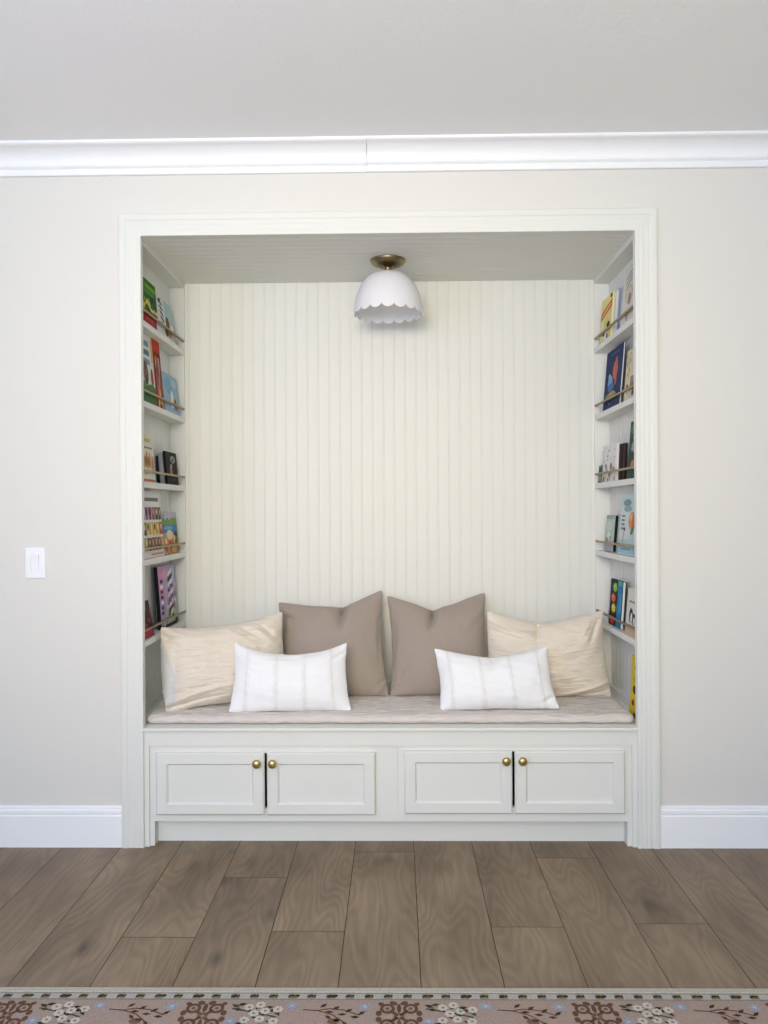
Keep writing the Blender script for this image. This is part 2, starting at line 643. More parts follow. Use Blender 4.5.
# ------------------------------------------------------------------ bench: two base cabinets and one seat board
def door(parent, x0, x1, z0, z1, knob_x, knob_z):
    mb = MB()
    rings = [(0.0, 0.004), (0.0, -0.0095), (0.0055, -0.0155), (0.0420, -0.0155), (0.0440, -0.0130), (0.0475, -0.0085), (0.0480, -0.0065)]
    V = []
    for ins, y in rings:
        V += [(x0 + ins, y, z0 + ins), (x1 - ins, y, z0 + ins), (x1 - ins, y, z1 - ins), (x0 + ins, y, z1 - ins)]
    Fs = []
    for r in range(len(rings) - 1):
        for i in range(4):
            j = (i + 1) % 4
            Fs.append((r * 4 + i, r * 4 + j, (r + 1) * 4 + j, (r + 1) * 4 + i))
    n = (len(rings) - 1) * 4
    Fs.append((n, n + 1, n + 2, n + 3))
    Fs.append((3, 2, 1, 0))
    mb.faces_idx(V, Fs, 0, smooth=False)
    d = mb.build('door', M_nook, parent)
    kb = MB()
    prof = [(0.0, 0.0), (0.0085, 0.0), (0.0085, 0.002), (0.0055, 0.004), (0.0055, 0.010), (0.009, 0.0125), (0.0145, 0.015), (0.0168, 0.019),
            (0.0165, 0.0235), (0.0135, 0.0275), (0.008, 0.0298), (0.0, 0.0305)]
    kb.lathe(prof, 32)
    k = kb.build('knob', M_brass, d, (knob_x, -0.0153, knob_z), (radians(90), 0, 0))
    k['label'] = 'round brass knob'
    return d


def cabinet(x0, x1, fx0, fx1, d1, d2, z0, z1, k1, k2, kz, label):
    """x0..x1 face frame, fx0..fx1 opening behind the door pair"""
    root = empty('base_cabinet', ((x0 + x1) / 2, 0.3, 0.0))
    inv = (-(x0 + x1) / 2, -0.3, 0.0)
    mb = MB()
    zt, zb = 0.4515, 0.0955
    y0, y1 = 0.004, 0.024
    oz0, oz1 = z0 + 0.02, z1 - 0.006
    mb.box(x0, fx0, y0, y1, zb, zt)
    mb.box(fx1, x1, y0, y1, zb, zt)
    mb.box(fx0, fx1, y0, y1, zb, oz0)
    mb.box(fx0, fx1, y0, y1, oz1, zt)
    fr = mb.build('face_frame', M_nook, root, inv)
    mb = MB()
    mb.box(x0 + .001, x1 - .001, y1, 0.58, zb, zb + 0.018, 1)
    mb.box(x0 + .001, x1 - .001, y1, 0.58, zt - 0.018, zt, 1)
    mb.box(x0 + .001, x0 + 0.019, y1, 0.58, zb + .018, zt - .018, 1)
    mb.box(x1 - 0.019, x1 - .001, y1, 0.58, zb + .018, zt - .018, 1)
    mb.box(x0 + .001, x1 - .001, 0.58, 0.596, zb, zt, 1)
    mb.box(x0 + .1, x0 + .14, 0.07, 0.5, 0.0, zb)
    mb.box(x1 - .14, x1 - .1, 0.07, 0.5, 0.0, zb)
    mb.build('carcass', [M_nook, M_dark], root, inv)
    for (a, b, kx) in ((d1[0], d1[1], k1), (d2[0], d2[1], k2)):
        d = door(root, a, b, z0, z1, kx, kz)
        d.location = inv
    tag(root, label, 'cabinet', 'base cabinets under the seat')
    return root


cabinet(-0.9655, 0.0005, -0.90, -0.11, (-0.9375, -0.5155), (-0.5055, -0.0855), 0.1255, 0.3665, -0.5420, -0.4810, 0.3300,
        'pale grey-green left base cabinet with two framed doors, near the light switch side')
cabinet(0.0015, 0.9035, 0.05, 0.845, (0.0255, 0.4420), (0.4520, 0.8740), 0.1305, 0.3725, 0.4165, 0.4790, 0.3395,
        'pale grey-green right base cabinet with two framed doors, below the yellow book')
# side legs of the face frame down to the floor
for nm, a, b in (('trim_15', -0.966, -0.9475), ('trim_16', 0.8865, 0.904)):
    mb = MB()
    mb.box(a, b, 0.004, 0.049, 0, 0.0952)
    struct(mb.build(nm, M_nook))

mb = MB()
mb.box(NX0 + .0005, NX1 - .0005, -0.021, 0.0105, 0.452, BENCH, bev=0.003)
mb.box(SX0 + .001, SX1 - .001, 0.0106, BY - .0125, 0.452, BENCH)
tag(mb.build('bench_seat_board', M_nook), 'long pale grey-green seat board with rounded nosing under the oatmeal cushion', 'bench')


# ------------------------------------------------------------------ book ledges with brass rails
LEDGE_Z = ((2.033, 1.716, 1.398, 1.089, 0.769), (2.026, 1.716, 1.399, 1.089, 0.769))
LEDGE_T = 0.024
POS = ('top', 'second', 'third', 'fourth', 'lowest')
for side in (0, 1):
    for i, z in enumerate(LEDGE_Z[side]):
        x0, x1 = (SX0 + .0006, LX0) if side == 0 else (LX1, SX1 - .0006)
        root = empty('book_ledge', ((x0 + x1) / 2, 0.3, z))
        ox, oy, oz = -(x0 + x1) / 2, -0.3, -z
        mb = MB()
        mb.box(x0, x1, 0.0110, BY - 0.0125, z, z + LEDGE_T, bev=0.0015)
        mb.build('board', M_nook, root, (ox, oy, oz))
        mb = MB()
        xe = LX0 - 0.003 if side == 0 else LX1 + 0.003
        zr = z + 0.066
        mb.box(xe - 0.0045, xe + 0.0045, 0.0110, BY - 0.0135, zr - 0.0045, zr + 0.0045, bev=0.001)
        r = mb.build('rail', M_rail, root, (ox, oy, oz))
        r['label'] = 'slim aged brass rail'
        sd = ('left', 'right')[side]
        tag(root, '%s grey-green book ledge on the %s wall, counted from above, with brass rail' % (POS[i], sd), 'shelf',
            'book ledges on the %s wall' % sd)


# ------------------------------------------------------------------ books
def ellipse(cx, cy, rx, ry, n=14, a0=0.0):
    return [(cx + rx * cos(2 * pi * k / n) * cos(a0) - ry * sin(2 * pi * k / n) * sin(a0),
             cy + rx * cos(2 * pi * k / n) * sin(a0) + ry * sin(2 * pi * k / n) * cos(a0)) for k in range(n)]


def rect(x0, x1, y0, y1):
    return [(x0, y0), (x1, y0), (x1, y1), (x0, y1)]


def C(r, g, b):
    return rgb(r, g, b)


def book(side, ledge, ya, yb, h, t, base, art, label, lean=None, off=0.0, spine=None, edge=None, z=None, rounded=False, front=0.0555):
    """one closed picture book facing into the nook; ya<yb its extent along the wall.  art = [(polygon in 0..1 cover space, colour)]"""
    w = yb - ya
    zz = (LEDGE_Z[side][ledge] + LEDGE_T if z is None else z) + 0.0006
    if lean is None:
        lean = min(5.0, math.degrees(math.asin((front - t) / h)))
        off = front - t - h * sin(radians(lean))
    a = radians(lean)
    s = h * sin(a) + off + 0.003
    ymid = (ya + yb) / 2
    if side == 0:
        root = empty('book', (SX0 + s, ymid, zz), (-a, 0, radians(90)))
    else:
        root = empty('book', (SX1 - s, ymid, zz), (-a, 0, radians(-90)))
    ct = min(0.0022, t * 0.25)
    mb = MB()
    lift = t * math.tan(a) * 0.0
    bv = 0.0006
    spc = spine or base
    mb.box(-w / 2, w / 2, -t, -t + ct, lift, h, 0, base, bv)               # front board
    mb.box(-w / 2, w / 2, -ct, 0, lift, h, 0, base, bv)                    # back board
    mb.box(-w / 2 - .0004, -w / 2 + ct, -t, 0, lift, h, 0, spc, bv)        # spine
    yy = -t - 0.00025
    for n, (poly, col) in enumerate(art):
        pts = [(-w / 2 + 0.0008 + min(max(u, 0), 1) * (w - .0016), yy - 0.00012 * n, 0.0008 + min(max(v, 0), 1) * (h - .0016)) for u, v in poly]
        mb.face(pts, 0, col)
    mb.build('cover', M_book, root, ink=True, recalc=False)
    pb = MB()
    pb.box(-w / 2 + ct + .0003, w / 2 - 0.0022, -t + ct + .0002, -ct - .0002, 0.002, h - 0.002, 0, edge or C(232, 228, 216))
    pb.build('pages', M_book, root, ink=True)
    tag(root, label, 'book', ('picture books on the left ledges', 'picture books on the right ledges')[side] if z is None else None)
    return root


def lines(x0, x1, y0, y1, n, col, fill=0.55, rnd=None):
    """a block of slim bars"""
    out = []
    r = rnd or random.Random(int((x0 + y0) * 1000))
    for k in range(n):
        yt = y1 - (y1 - y0) * k / n
        yb_ = yt - (y1 - y0) / n * fill
        out.append((rect(x0 + r.uniform(0, .06), x1 - r.uniform(0, .12), yb_, yt), col))
    return out


def blobs(n, x0, x1, y0, y1, cols, seed, r0=0.03, r1=0.09):
    r = random.Random(seed)
    return [(ellipse(r.uniform(x0, x1), r.uniform(y0, y1), r.uniform(r0, r1), r.uniform(r0, r1), 10, r.uniform(0, 3)), r.choice(cols)) for _ in range(n)]


# --- left wall, top ledge
book(0, 0, 0.036, 0.258, 0.194, 0.016, C(44, 98, 40),
     [(rect(0, 1, 0.66, 1), C(50, 110, 38)), (rect(.35, .95, .80, .9), C(120, 168, 48)), (rect(.3, .85, .70, .76), C(92, 150, 46))]
     + blobs(9, .45, .95, .3, .66, [C(28, 76, 70), C(44, 120, 72), C(22, 60, 62)], 3)
     + blobs(9, .05, .6, .3, .56, [C(206, 196, 70), C(226, 214, 110), C(150, 172, 60)], 5)
     + blobs(5, .55, .95, .25, .4, [C(232, 214, 150), C(190, 170, 90)], 15)
     + [(rect(0, 1, 0, .25), C(150, 30, 36)), (rect(.2, .7, .08, .16), C(190, 60, 62)), (rect(.84, 1, 0, .2), C(214, 210, 204))],
     'green picture book with red foot band on the top left ledge')
book(0, 0, 0.274, 0.505, 0.180, 0.012, C(216, 220, 220),
     [(rect(.55, 1, .45, 1), C(168, 200, 208))] + [(ellipse(.30, .86 - .14 * k, .13, .035, 10, -.4), C(52, 52, 58)) for k in range(5)]
     + [(ellipse(.25, .9, .10, .05, 10, .5), C(60, 66, 70)), (ellipse(.62, .40, .13, .2, 12), C(126, 72, 52)), (ellipse(.66, .2, .16, .14), C(176, 128, 84)),
        (ellipse(.45, .15, .1, .1), C(64, 74, 56)), (ellipse(.85, .12, .13, .08), C(216, 196, 168))],
     'white and pale blue book with dark slanted lettering and brown animal, top left ledge', lean=9.0, off=0.016)
# --- left wall, second ledge
book(0, 1, 0.040, 0.232, 0.292, 0.012, C(222, 222, 220),
     [(rect(0, 1, 0, .26), C(70, 112, 72)), (ellipse(.2, .26, .25, .05), C(96, 140, 84)), (ellipse(.75, .25, .25, .04), C(84, 128, 76))]
     + [(rect(.12, .75, .82 - .13 * k, .90 - .13 * k), (C(122, 150, 168), C(96, 124, 140), C(130, 158, 172))[k % 3]) for k in range(3)]
     + [(ellipse(.42, .42, .16, .16), C(120, 98, 84)), (ellipse(.42, .54, .11, .06), C(104, 82, 70)), (ellipse(.82, .40, .09, .13), C(140, 92, 66)),
        (rect(.88, 1, .62, .95), C(228, 176, 84)), (rect(.36, .50, .27, .40), C(86, 72, 64))],
     'tall white book with blue-grey title blocks, brown animal and green grass foot', lean=5.0, off=0.016)
book(0, 1, 0.236, 0.338, 0.296, 0.024, C(172, 48, 38),
     [(rect(.06, .94, .03, .80), C(96, 28, 32)), (rect(.18, .82, .06, .75), C(186, 112, 96)), (rect(0, 1, .84, 1), C(196, 62, 36))]
     + blobs(14, .22, .78, .28, .72, [C(206, 160, 140), C(150, 84, 84), C(224, 190, 160), C(120, 60, 64)], 8, .06, .1)
     + blobs(8, .2, .8, .04, .28, [C(224, 176, 92), C(206, 92, 60), C(232, 200, 130)], 9, .06, .1),
     'narrow red and orange book with dark red framed cover, second left ledge', spine=C(206, 82, 44), lean=5.0, off=0.004)
book(0, 1, 0.345, 0.556, 0.174, 0.010, C(150, 184, 202),
     [(ellipse(.35, .7, .28, .22), C(128, 170, 196)), (ellipse(.75, .8, .2, .12), C(170, 198, 208)), (rect(0, 1, 0, .22), C(160, 184, 214)),
      (ellipse(.56, .40, .09, .2), C(226, 232, 232)), (ellipse(.52, .24, .16, .1), C(222, 230, 234)), (ellipse(.76, .28, .10, .14), C(134, 92, 84)),
      (ellipse(.78, .18, .09, .08), C(160, 116, 104))],
     'pale blue picture book with small white and brown figures, second left ledge')
# --- left wall, third ledge
book(0, 2, 0.045, 0.205, 0.194, 0.012, C(226, 220, 196),
     [(rect(.1, .8, .84, .92), C(196, 180, 120)), (rect(.08, .92, .70, .74), C(140, 140, 140)), (rect(0, 1, 0, .05), C(196, 120, 90)), (rect(.30, .95, .08, .24), C(232, 230, 226))]
     + [(ellipse(.2 + .24 * k, .46, .08, .18, 12, .12), (C(206, 150, 84), C(186, 130, 72), C(214, 164, 104))[k % 3]) for k in range(3)]
     + [(ellipse(.32 + .24 * k, .42, .05, .12, 10, .1), C(92, 106, 96)) for k in range(2)] + [(ellipse(.85, .4, .08, .16), C(200, 118, 82))],
     'cream picture book with orange upright figures on the third left ledge')
for n, (t, off, h, base, pg, lb) in enumerate((
        (0.012, 0.000, 0.126, C(38, 42, 38), C(60, 62, 60), 'dark green-black board book at the back of the dark stack, third left ledge'),
        (0.018, 0.0123, 0.138, C(158, 160, 164), C(176, 178, 180), 'thick grey board book between two dark ones, third left ledge'),
        (0.011, 0.0306, 0.146, C(24, 23, 23), C(40, 38, 36), 'black board book with grey picture, front of the dark stack'))):
    art = [] if n < 2 else [(ellipse(.62, .78, .22, .12), C(150, 152, 152)), (ellipse(.6, .76, .1, .06), C(84, 84, 84)), (ellipse(.40, .42, .12, .2), C(150, 128, 112)),
                            (ellipse(.45, .58, .07, .06), C(176, 160, 146)), (ellipse(.62, .22, .26, .1), C(56, 50, 46))]
    book(0, 2, 0.380 - 0.012 * n + (.02 if n == 2 else 0), 0.545, h, t, base, art, lb, lean=5.0, off=off, spine=base, edge=pg)
# --- left wall, fourth ledge
art = [(rect(.1, .9, .845, .90), C(120, 122, 124))]
r_ = random.Random(2)
for row in range(3):
    for k in range(6):
        x = .06 + k * .155
        y0 = .565 - row * .23
        art.append((rect(x, x + .13, y0, y0 + .19), C(*r_.choice([(150, 110, 130), (124, 92, 128), (176, 84, 84), (120, 130, 150), (88, 96, 72)] if row == 0 else
                   [(216, 178, 72), (90, 104, 66), (186, 92, 58), (76, 84, 110), (226, 196, 110)] if row == 1 else
                   [(96, 104, 64), (160, 92, 74), (214, 168, 84), (72, 92, 62), (132, 84, 66)]))))
        art.append((ellipse(x + .065, y0 + .12, .035, .05, 10), C(*r_.choice([(226, 206, 186), (206, 160, 140), (70, 60, 70), (232, 216, 150)]))))
art.append((rect(.3, .9, .03, .06), C(206, 150, 146)))
book(0, 3, 0.05, 0.322, 0.275, 0.012, C(230, 228, 224), art, 'tall white book showing three rows of small colourful pictures')
book(0, 3, 0.340, 0.51, 0.192, 0.012, C(214, 210, 212), [(rect(.0, .2, .8, 1), C(60, 54, 58)), (rect(0, .3, .55, .78), C(206, 176, 72))],
     'thin white book half hidden behind the green and blue one, fourth left ledge', lean=6.0, off=0.0, spine=C(206, 204, 210))
book(0, 3, 0.356, 0.578, 0.186, 0.014, C(120, 160, 100),
     [(rect(0, 1, .86, 1), C(196, 188, 204)), (rect(0, 1, .70, .86), C(122, 156, 92)), (rect(0, 1, .50, .70), C(74, 138, 180)), (ellipse(.4, .62, .3, .05), C(120, 178, 206)),
      (rect(0, 1, 0, .50), C(196, 150, 104)), (ellipse(.45, .45, .22, .12), C(228, 214, 186)), (ellipse(.85, .44, .12, .1), C(70, 60, 56))]
     + blobs(12, .1, .75, .05, .36, [C(206, 96, 62), C(224, 180, 120), C(160, 88, 60), C(232, 206, 170)], 12, .05, .11)
     + blobs(5, .75, .98, .1, .35, [C(110, 128, 62), C(150, 150, 80)], 13) + blobs(5, .05, .6, .84, .96, [C(160, 150, 176), C(214, 206, 220)], 14, .03, .06),
     'picture book with lilac, green and blue sky bands over orange crowd, fourth left ledge', lean=6.0, off=0.0124, spine=C(60, 66, 84))
# --- left wall, lowest ledge
book(0, 4, 0.036, 0.184, 0.145, 0.012, C(66, 46, 40),
     blobs(10, .3, .95, .45, .95, [C(84, 92, 52), C(160, 150, 96), C(92, 62, 50), C(58, 50, 40)], 21)
     + blobs(10, .2, .95, .05, .5, [C(176, 56, 76), C(206, 110, 120), C(140, 40, 56), C(226, 180, 160)], 22)
     + [(rect(.1, .95, .02, .2), C(172, 48, 70))],
     'small dark floral book in red and olive at the front of the lowest left ledge', lean=11.0, off=0.014)
book(0, 4, 0.40, 0.598, 0.262, 0.010, C(176, 160, 150),
     [(rect(.78, .98, .5, .95), C(130, 92, 76)), (rect(.8, 1, 0, .4), C(150, 156, 130))] + blobs(10, .72, .98, .1, .95, [C(120, 84, 70), C(214, 196, 184), C(150, 110, 96)], 31, .03, .07),
     'thin brown and grey book mostly hidden behind the purple one', lean=4.0, off=0.0, z=None)
book(0, 4, 0.306, 0.548, 0.270, 0.016, C(196, 168, 196),
     [(rect(0, .34, .5, .97), C(206, 150, 186)), (rect(.34, 1, .62, .97), C(178, 180, 214)), (ellipse(.4, .86, .2, .08), C(224, 160, 176)), (rect(0, .3, .1, .5), C(176, 150, 200)),
      (rect(.3, 1, .0, .30), C(176, 184, 160))]
     + [(rect(.07, .22, .22 + .085 * k, .275 + .085 * k), (C(70, 62, 80), C(84, 74, 96), C(240, 236, 240))[k % 3]) for k in range(7)]
     + [(ellipse(.66, .28 + .085 * k, .17, .036, 10, .3), (C(96, 70, 84), C(236, 228, 232))[k % 2]) for k in range(8)]
     + blobs(10, .3, .95, .3, .66, [C(214, 200, 220), C(150, 130, 170), C(230, 216, 224)], 33, .04, .07)
     + blobs(8, .25, .95, .02, .3, [C(70, 74, 56), C(130, 82, 76), C(206, 214, 190), C(56, 56, 50)], 34, .04, .08)
     + [(rect(0, .9, 0, .05), C(44, 46, 44)), (rect(.1, .18, .03, .1), C(226, 220, 206))],
     'tall purple and pink picture book with thick black spine on the lowest left ledge', lean=4.0, off=0.0104, spine=C(30, 32, 32))

# --- right wall, top ledge (cover space runs from the back of the nook towards the room)
for n in range(3):
    book(1, 0, 0.352 + .008 * n, 0.50, 0.214 - .005 * n, 0.0095, (C(206, 212, 220), C(168, 178, 192), C(226, 226, 224))[n], [],
         ('thin pale blue book rearmost in the slim stack behind the yellow one, right top ledge', 'thin blue-grey book in the middle of the slim stack, right top ledge',
          'thin white book just behind the yellow and orange one, right top ledge')[n],
         lean=4.0, off=0.0098 * n, edge=(C(210, 206, 200), C(150, 158, 172), C(224, 224, 222))[n])
book(1, 0, 0.390, 0.565, 0.202, 0.010, C(226, 214, 140),
     [(rect(0, 1, .85, 1), C(236, 226, 150)), ([(0, .54), (1, .70), (1, .86), (0, .70)], C(206, 96, 40)), ([(.1, .60), (.9, .74), (.9, .80), (.1, .66)], C(236, 176, 130)),
      (rect(0, .35, .0, .5), C(232, 226, 170)), (ellipse(.55, .4, .25, .1), C(206, 212, 130)), (ellipse(.9, .95, .08, .05), C(36, 32, 32)),
      (ellipse(.74, .34, .14, .07), C(44, 44, 42)), (ellipse(.55, .14, .22, .12), C(230, 230, 222)), (ellipse(.35, .18, .08, .05), C(56, 56, 52)),
      (ellipse(.7, .1, .06, .06), C(60, 60, 54)), (rect(0, .4, 0, .06), C(176, 190, 90))],
     'yellow picture book with slanted orange band and black and white animal', lean=4.0, off=0.0296)
book(1, 0, 0.045, 0.236, 0.238, 0.010, C(222, 220, 212),
     [(ellipse(.45, .86 - .08 * k, .30, .018, 10, .25), C(150, 150, 148)) for k in range(3)]
     + [(ellipse(.5, .5, .26, .16), C(206, 190, 168)), (ellipse(.5, .5, .18, .12), C(220, 208, 190)), (ellipse(.55, .42, .1, .1), C(160, 138, 116)),
        (ellipse(.5, .16, .2, .08), C(206, 200, 190)), (rect(.4, .46, .06, .22), C(120, 112, 104))],
     'white book with faint grey lettering and tan drawing, nearest on the right top ledge')
# --- right wall, second ledge
book(1, 1, 0.260, 0.510, 0.264, 0.010, C(30, 50, 92),
     [(rect(.03, .97, .02, .98), C(28, 48, 90)), (rect(.3, .8, .90, .93), C(60, 84, 130)), (ellipse(.62, .62, .15, .15), C(206, 108, 92)), (ellipse(.66, .74, .07, .1), C(190, 96, 84)),
      (ellipse(.68, .5, .06, .14), C(186, 100, 90)), (ellipse(.36, .45, .15, .11), C(120, 160, 204)), (ellipse(.42, .36, .2, .07), C(72, 112, 168)), (ellipse(.3, .55, .07, .05), C(150, 182, 212)),
      (ellipse(.45, .22, .33, .05), C(150, 130, 84)), (ellipse(.5, .25, .2, .035), C(176, 150, 96)), (ellipse(.4, .08, .02, .01), C(206, 206, 206))],
     'navy blue book with coral and light blue figures on the second right ledge', edge=C(220, 222, 226))
book(1, 1, 0.045, 0.194, 0.208, 0.012, C(220, 210, 176),
     [([(.62, 1), (1, 1), (1, .35), (.75, .5)], C(150, 116, 88)), (rect(.5, 1, .15, .45), C(150, 132, 140))]
     + blobs(9, .05, .55, .4, .92, [C(176, 160, 120), C(158, 140, 100)], 41, .03, .06)
     + [(ellipse(.7, .26, .2, .06), C(150, 116, 66)), (ellipse(.6, .1, .25, .08), C(214, 202, 190)), (ellipse(.25, .28, .08, .04), C(70, 66, 60)), (ellipse(.8, .1, .1, .05), C(110, 88, 70))],
     'cream book with brown leafy pattern, nearest on the second right ledge')
# --- right wall, third ledge
for n in range(3):
    book(1, 2, 0.322 - .004 * n, 0.530, 0.162 - .002 * n, 0.0098, (C(40, 34, 32), C(78, 56, 58), C(46, 38, 40))[n], [],
         ('black board book rearmost in the small stack on the third right ledge', 'brown board book in the middle of the small stack, third right ledge',
          'dark board book right behind the white speckled one')[n], lean=2.6, off=.0101 * n, edge=(C(54, 46, 42), C(96, 72, 74), C(60, 46, 46))[n])
book(1, 2, 0.336, 0.534, 0.166, 0.0125, C(230, 228, 226),
     blobs(16, .08, .92, .45, .92, [C(160, 164, 170), C(190, 206, 212), C(120, 124, 130), C(206, 190, 190)], 51, .015, .03)
     + blobs(10, .05, .95, .05, .34, [C(222, 200, 140), C(150, 120, 146), C(186, 150, 96), C(206, 176, 186), C(130, 140, 110)], 52, .04, .08)
     + [(ellipse(.66, .40, .05, .1), C(110, 104, 96)), (ellipse(.25, .42, .05, .08), C(150, 150, 140))],
     'white board book speckled with tiny coloured pictures, front of the small stack', lean=2.6, off=.0305)
book(1, 2, 0.541, 0.602, 0.080, 0.012, C(110, 128, 120), [(rect(.1, .9, .5, .9), C(70, 80, 84)), (rect(.1, .9, .1, .4), C(140, 160, 150))],
     'tiny grey-teal book at the far end of the third right ledge')
book(1, 2, 0.045, 0.158, 0.232, 0.012, C(50, 82, 62),
     [(ellipse(.5, .86, .4, .1), C(84, 120, 92)), (ellipse(.75, .72, .3, .1), C(170, 200, 190)), (ellipse(.5, .52, .2, .12), C(150, 160, 156)), (ellipse(.4, .36, .3, .12), C(40, 66, 48)),
      (ellipse(.65, .24, .3, .07), C(186, 130, 90)), (ellipse(.4, .12, .3, .08), C(44, 84, 58)), (ellipse(.8, .36, .15, .08), C(120, 84, 60))],
     'dark green leafy book, nearest on the third right ledge', edge=C(70, 110, 86))
# --- right wall, fourth ledge
book(1, 3, 0.318, 0.450, 0.166, 0.012, C(196, 204, 196), [(rect(.1, .9, .8, .9), C(170, 190, 184))],
     'pale plain book between the black-edged one and the big blue one', lean=5.0, off=0.0)
book(1, 3, 0.408, 0.540, 0.162, 0.018, C(186, 202, 190),
     [(rect(0, 1, .9, 1), C(150, 176, 160)), (ellipse(.45, .7, .35, .14), C(202, 214, 204)), (ellipse(.45, .42, .2, .12), C(226, 226, 216)), (rect(.0, 1, 0, .26), C(176, 172, 176)),
      (ellipse(.6, .38, .05, .05), C(70, 74, 70)), (ellipse(.25, .3, .12, .08), C(150, 150, 150))],
     'small pale grey-green book with thick black edge on the fourth right ledge', lean=5.0, off=0.0124, edge=C(26, 26, 26))
book(1, 3, 0.045, 0.290, 0.250, 0.012, C(190, 214, 214),
     [(rect(0, .5, .25, .8), C(214, 220, 218)), (ellipse(.35, .86, .22, .06), C(130, 150, 152)), (ellipse(.40, .76, .22, .05), C(150, 170, 170))]
     + [(ellipse(.18, .64 - .07 * k, .1, .02), C(110, 140, 148)) for k in range(4)]
     + [(ellipse(.68, .56, .19, .15), C(214, 150, 92)), (ellipse(.76, .54, .10, .12), C(206, 112, 72)), (ellipse(.62, .62, .07, .06), C(226, 190, 130)), (ellipse(.72, .40, .1, .05, 10, .6), C(92, 130, 96)),
        (ellipse(.30, .42, .05, .03), C(80, 70, 74)), ([(.27, .40), (.30, .40), (.26, .2), (.23, .2)], C(176, 140, 146)), (rect(.04, .92, .03, .17), C(160, 200, 214)), (rect(.2, .7, .08, .1), C(110, 140, 156))],
     'big pale blue book with orange fruit on its cover, fourth right ledge')
# --- right wall, lowest ledge
book(1, 4, 0.400, 0.530, 0.196, 0.012, C(214, 206, 208), [(rect(0, .8, .3, .9), C(206, 216, 220)), (ellipse(.3, .7, .2, .08), C(150, 170, 180)), (rect(0, 1, 0, .25), C(190, 140, 130))],
     'white and pink book behind the bright creature book, lowest right ledge', lean=4.0, off=0.006)
zig = []
for cx, cy, col in ((.40, .84, C(150, 190, 70)), (.30, .60, C(214, 104, 50)), (.36, .38, C(232, 204, 62)), (.30, .12, C(206, 50, 46))):
    zig.append(([(cx + (.20 if k % 2 else .145) * cos(2 * pi * k / 18), cy + (.115 if k % 2 else .08) * sin(2 * pi * k / 18)) for k in range(18)], col))
    zig.append((ellipse(cx - .05, cy + .03, .03, .02, 8), C(240, 240, 236)))
book(1, 4, 0.284, 0.462, 0.200, 0.014, C(36, 36, 38),
     [([(.60, 0), (1, 0), (1, 1), (.66, 1), (.60, .8), (.65, .6), (.58, .4), (.63, .2)], C(44, 124, 172)), ([(.75, .3), (.95, .34), (.98, .7), (.8, .74)], C(64, 150, 190)), (rect(.62, 1, .9, 1), C(84, 160, 150))] + zig,
     'bright board book with green, orange, yellow and red creatures beside blue, lowest right ledge', lean=4.0, off=0.0200, edge=C(236, 236, 230))
book(1, 4, 0.040, 0.194, 0.186, 0.012, C(222, 218, 208),
     [(rect(0, 1, 0, .16), C(206, 178, 150)), (rect(.2, .8, .70, .75), C(160, 152, 150)), (ellipse(.42, .42, .16, .16), C(50, 48, 48)), (ellipse(.66, .36, .17, .13), C(60, 58, 56)),
      (ellipse(.46, .38, .08, .11), C(228, 226, 220)), (ellipse(.7, .32, .08, .09), C(226, 224, 218)), (ellipse(.4, .54, .07, .05), C(46, 46, 46))],
     'white book with black animal drawing and tan foot band on the lowest right ledge')
# --- standing on the seat board
yb_ = book(1, 4, 0.036, 0.166, 0.246, 0.010, C(222, 198, 48),
           [(ellipse(.5, .82, .18, .055), C(120, 60, 30)), (ellipse(.5, .82, .09, .03), C(222, 198, 48)), (ellipse(.45, .63, .2, .05), C(196, 176, 60)), (ellipse(.4, .46, .16, .07), C(70, 56, 40)),
            (ellipse(.3, .24, .13, .05), C(170, 40, 34)), (ellipse(.7, .2, .07, .03), C(70, 90, 40)), (ellipse(.5, .06, .12, .04), C(90, 70, 40)), (rect(.3, .9, .95, .98), C(150, 120, 40)),
            (ellipse(.8, .7, .08, .04), C(206, 90, 40))],
           'yellow picture book standing on the seat board beside the right end of the oatmeal cushion', z=BENCH, lean=3.0, off=0.024)


